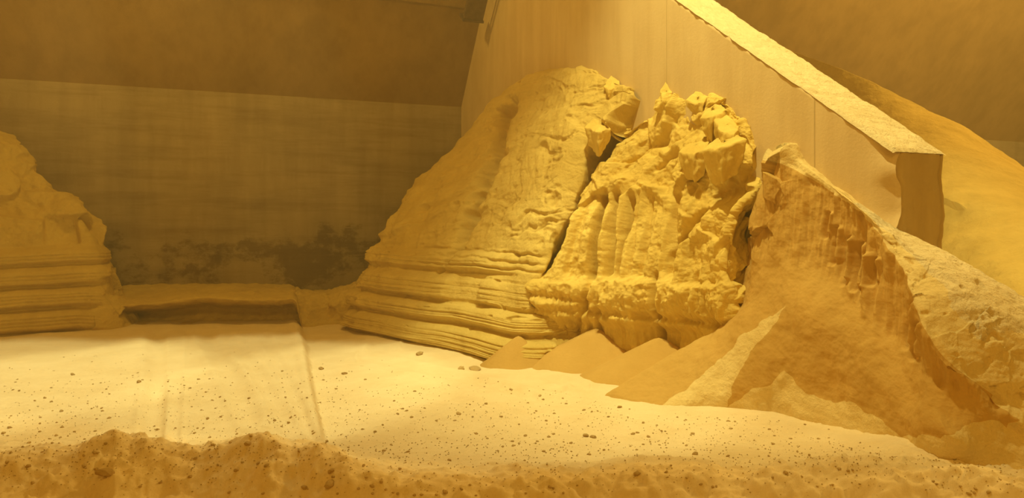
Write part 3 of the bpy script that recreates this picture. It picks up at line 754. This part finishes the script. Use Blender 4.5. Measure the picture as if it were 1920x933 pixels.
# ------------------------------------------------------------------ heap in the next bay, beyond the partition
def far_heap():
    ctrl = [
        [(1380, 440, 15.0), (1560, 470, 12.0), (1700, 560, 9.0), (1830, 640, 7.0), (1960, 700, 5.8), (2200, 800, 5.0)],
        [(1380, 350, 15.2), (1560, 400, 12.6), (1700, 450, 10.0), (1830, 500, 8.0), (1960, 540, 6.8), (2200, 620, 6.0)],
        [(1380, 240, 15.4), (1560, 300, 13.2), (1700, 345, 11.0), (1830, 400, 9.2), (1960, 460, 8.2), (2200, 540, 7.4)],
        [(1380, 140, 15.5), (1560, 200, 13.6), (1700, 255, 12.0), (1830, 320, 10.6), (1960, 390, 9.6), (2200, 480, 8.8)],
        [(1380, 60, 15.6), (1560, 125, 13.8), (1690, 190, 12.8), (1810, 258, 11.9), (1930, 330, 11.0), (2200, 470, 10.0)],
    ]
    G = patch(ctrl, 260, 320); n = normals(G); px, py = proj(G)
    d = .06*fbm(G*.7, 3)+.012*fbm(G*4, 4)
    dd, s, t = seg_dist(px, py, [(1815, 400), (1880, 425), (1930, 480), (2000, 560)])
    d = d+.12*sstep(-25, 25, -dd*s)
    V = G+n*d[..., None]; far = V[-1]+np.array([1.2, 1.6, -1.0]); f2 = far.copy(); f2[:, 2] = -.08; b = V[0].copy(); b[:, 2] = -.08
    V = np.concatenate([b[None], V, far[None], f2[None], b[None]], 0)
    o = link('powder_slope', make_mesh('powder_slope', V, gridquads(*V.shape[:2])), M_CAKED)
    tag(o, 'smooth hazy powder slope in the bay beyond the wall', 'powder slope')
far_heap()

# ------------------------------------------------------------------ strut under the roof at the top edge
def strut():
    a = np.array(room(1.35, -.30, 5.35)); 
    top = P(905, -60, 13.6); bot = P(884, 34, 14.2)
    ax = top-bot; ax /= np.linalg.norm(ax); s1 = np.array([DIRV[0], DIRV[1], 0]); s1 -= ax*(s1@ax); s1 /= np.linalg.norm(s1); s2 = np.cross(ax, s1)
    root = empty('roof_strut', tuple(bot)); tag(root, 'dark steel strut under the roof beside the partition', 'strut')
    def bar(name, p, q, w, t):
        pts = [p+s1*i*w+s2*j*t for i, j in ((-1,-1), (1,-1), (1,1), (-1,1))]+[q+s1*i*w+s2*j*t for i, j in ((-1,-1), (1,-1), (1,1), (-1,1))]
        o = quad_box(name, [tuple(x) for x in pts], M_STEEL); adopt(o, root)
    bar('web', bot, top, .17, .025); bar('flange', bot-s2*.10, top-s2*.10, .19, .02); bar('end_plate', bot-ax*.02, bot+ax*.02, .21, .14)
strut()

# ------------------------------------------------------------------ clods on the floor
def clod_mesh(seed):
    bm = bmesh.new(); bmesh.ops.create_icosphere(bm, subdivisions=2, radius=1.0)
    V = np.array([v.co[:] for v in bm.verts]); f, _ = cell_facets(V*1.1+seed*3.7, seed)
    k = 1+.28*f+.25*fbm(V*1.3+seed, 3); V = V*k[:, None]*np.array([1, .78, .62])
    for v, c in zip(bm.verts, V): v.co = c
    me = bpy.data.meshes.new('clod'); bm.to_mesh(me); bm.free(); me.materials.append(M_CLOD); return me
CLODS = [clod_mesh(k) for k in range(8)]
def hit_floor(px, py):                # where the line of sight first meets the powder
    j = int(round(np.interp((px-CX)/F, FTX, np.arange(len(FTX))))); Hc = FV[:, j, 2]
    k = np.nonzero((Hc > EYE-(py-HY)/F*FZ) & (FZ > 3.3))[0]
    if not len(k) or FZ[k[0]] > 15: return None, None, None
    z = FZ[k[0]]; return (px-CX)/F*z, z, Hc[k[0]]
def put_clod(px, py, rpx, label, group=None, name='clod', mesh=None):
    x, z, h = hit_floor(px, py)
    if z is None: return None
    r = rpx/F*z
    o = bpy.data.objects.new(name, mesh or CLODS[random.randrange(8)]); COL.objects.link(o)
    o.location = (x, z, h+r*.22); o.scale = (r*random.uniform(.85, 1.25), r*random.uniform(.8, 1.1), r*random.uniform(.75, 1.05)); o.rotation_euler = (random.uniform(-.3, .3), random.uniform(-.3, .3), random.uniform(0, 6.28))
    return tag(o, label, 'clod', group)
special = [
    (202, 890, 17, 'largest round clod on the dark foreground mound, lower left'),
    (602, 692, 6.5, 'upper of the two big clods right of the scarp in the bright floor'),
    (646, 701, 5, 'pale clod just right of the big scarp clods'),
    (865, 692, 7, 'dark tipped clod beside the flat crust slab near the layered heap'),
    (787, 665, 8, 'pale clod on the shaded floor below the layered heap'),
    (1098, 818, 6, 'pale crumbly clod in the middle of the bright floor'),
    (1112, 820, 6, 'pale crumbly clod touching its twin, right one of the pair on the bright floor'),
    (1162, 764, 5, 'small dark clod at the toe of the big powder slide'),
    (860, 776, 5, 'upright pale clod left of centre on the bright floor'),
    (465, 834, 7, 'dark clod on the crest of the foreground mound left of the scarp'),
    (618, 914, 11, 'round clod low on the foreground mound below the scarp'),
    (622, 884, 8, 'clod above the round one on the foreground mound below the scarp'),
    (571, 918, 7, 'upright clod at the bottom edge left of the round one'),
    (835, 924, 6, 'pebble sized clod at the bottom edge in the centre'),
    (1195, 890, 6, 'dark clod at the lit edge of the foreground, centre right'),
    (1303, 851, 6, 'flat dark clod lying in the bright floor, right of centre'),
    (137, 703, 4.5, 'dark flat clod among the tyre tracks, far left'),
    (260, 717, 4.5, 'dark clod in the tyre tracks left of centre'),
    (53, 876, 6, 'dark clod on the foreground mound at the far left'),
    (500, 875, 5, 'small dark clod in the middle of the foreground mound'),
]
for px, py, r, lab in special: put_clod(px, py, r, lab)
o = put_clod(890, 693, 12, 'flat pale crust slab near the foot of the layered heap', name='crust_slab')
o.scale.z *= .35
cnt = 0
while cnt < 290:
    px = random.uniform(-20, 1560)
    py = random.choice([random.triangular(660, 900, 760), random.triangular(690, 880, 830)])
    lim = np.interp(px, [0, 560, 700, 900, 1130, 1220, 1400, 1560], [668, 655, 672, 702, 752, 775, 775, 800])
    if py < lim or py > mound_crest_h(px)+8: continue
    r = random.choice([1.6, 1.9, 2.2, 2.2, 2.6, 3.0, 3.6])*(.75+.45*(py-640)/250)
    if put_clod(px, py, r, 'small clod scattered on the bright powder floor', 'clods on the bright floor'): cnt += 1
cnt = 0
while cnt < 60:
    px = random.uniform(0, 1900); py = random.uniform(mound_crest_h(px)+10, 932)
    if py > 930: continue
    r = random.choice([3, 3.5, 4, 5])
    if put_clod(px, py, r, 'small clod scattered on the shaded foreground mound', 'clods on the foreground mound'): cnt += 1
# crumbs too fine to count
def crumbs():
    vs, fs = [], []; base = np.array([(1,0,0), (-.5,.87,0), (-.5,-.87,0), (0,0,1.0), (0,0,-.7)]); tri = [(0,1,3), (1,2,3), (2,0,3), (1,0,4), (2,1,4), (0,2,4)]
    k = 0
    while k < 3500:
        px = random.uniform(-40, 1950); py = random.triangular(650, 940, 840)
        lim = np.interp(px, [0, 560, 700, 900, 1130, 1220, 1400, 1700, 1950], [660, 648, 665, 700, 750, 772, 775, 850, 870])
        if py < lim: continue
        x, z, h = hit_floor(px, py)
        if z is None: continue
        r = random.uniform(.5, 1.5)/F*z*(1.4 if py > 830 else 1)
        a = random.uniform(0, 6.28); R = np.array([[math.cos(a), -math.sin(a), 0], [math.sin(a), math.cos(a), 0], [0, 0, .8]])
        b = base*(.7+.6*rng.random((5, 1)))*r
        n0 = len(vs)*5; vs.append((b@R.T)+np.array([x, z, h+r*.3])); fs += [(n0+i, n0+j, n0+l) for i, j, l in tri]; k += 1
    o = link('powder_crumbs', make_mesh('powder_crumbs', np.concatenate(vs), fs, False), M_CLOD)
    tag(o, 'fine crumbs strewn over the bright powder floor', 'crumbs', kind='stuff')
crumbs()
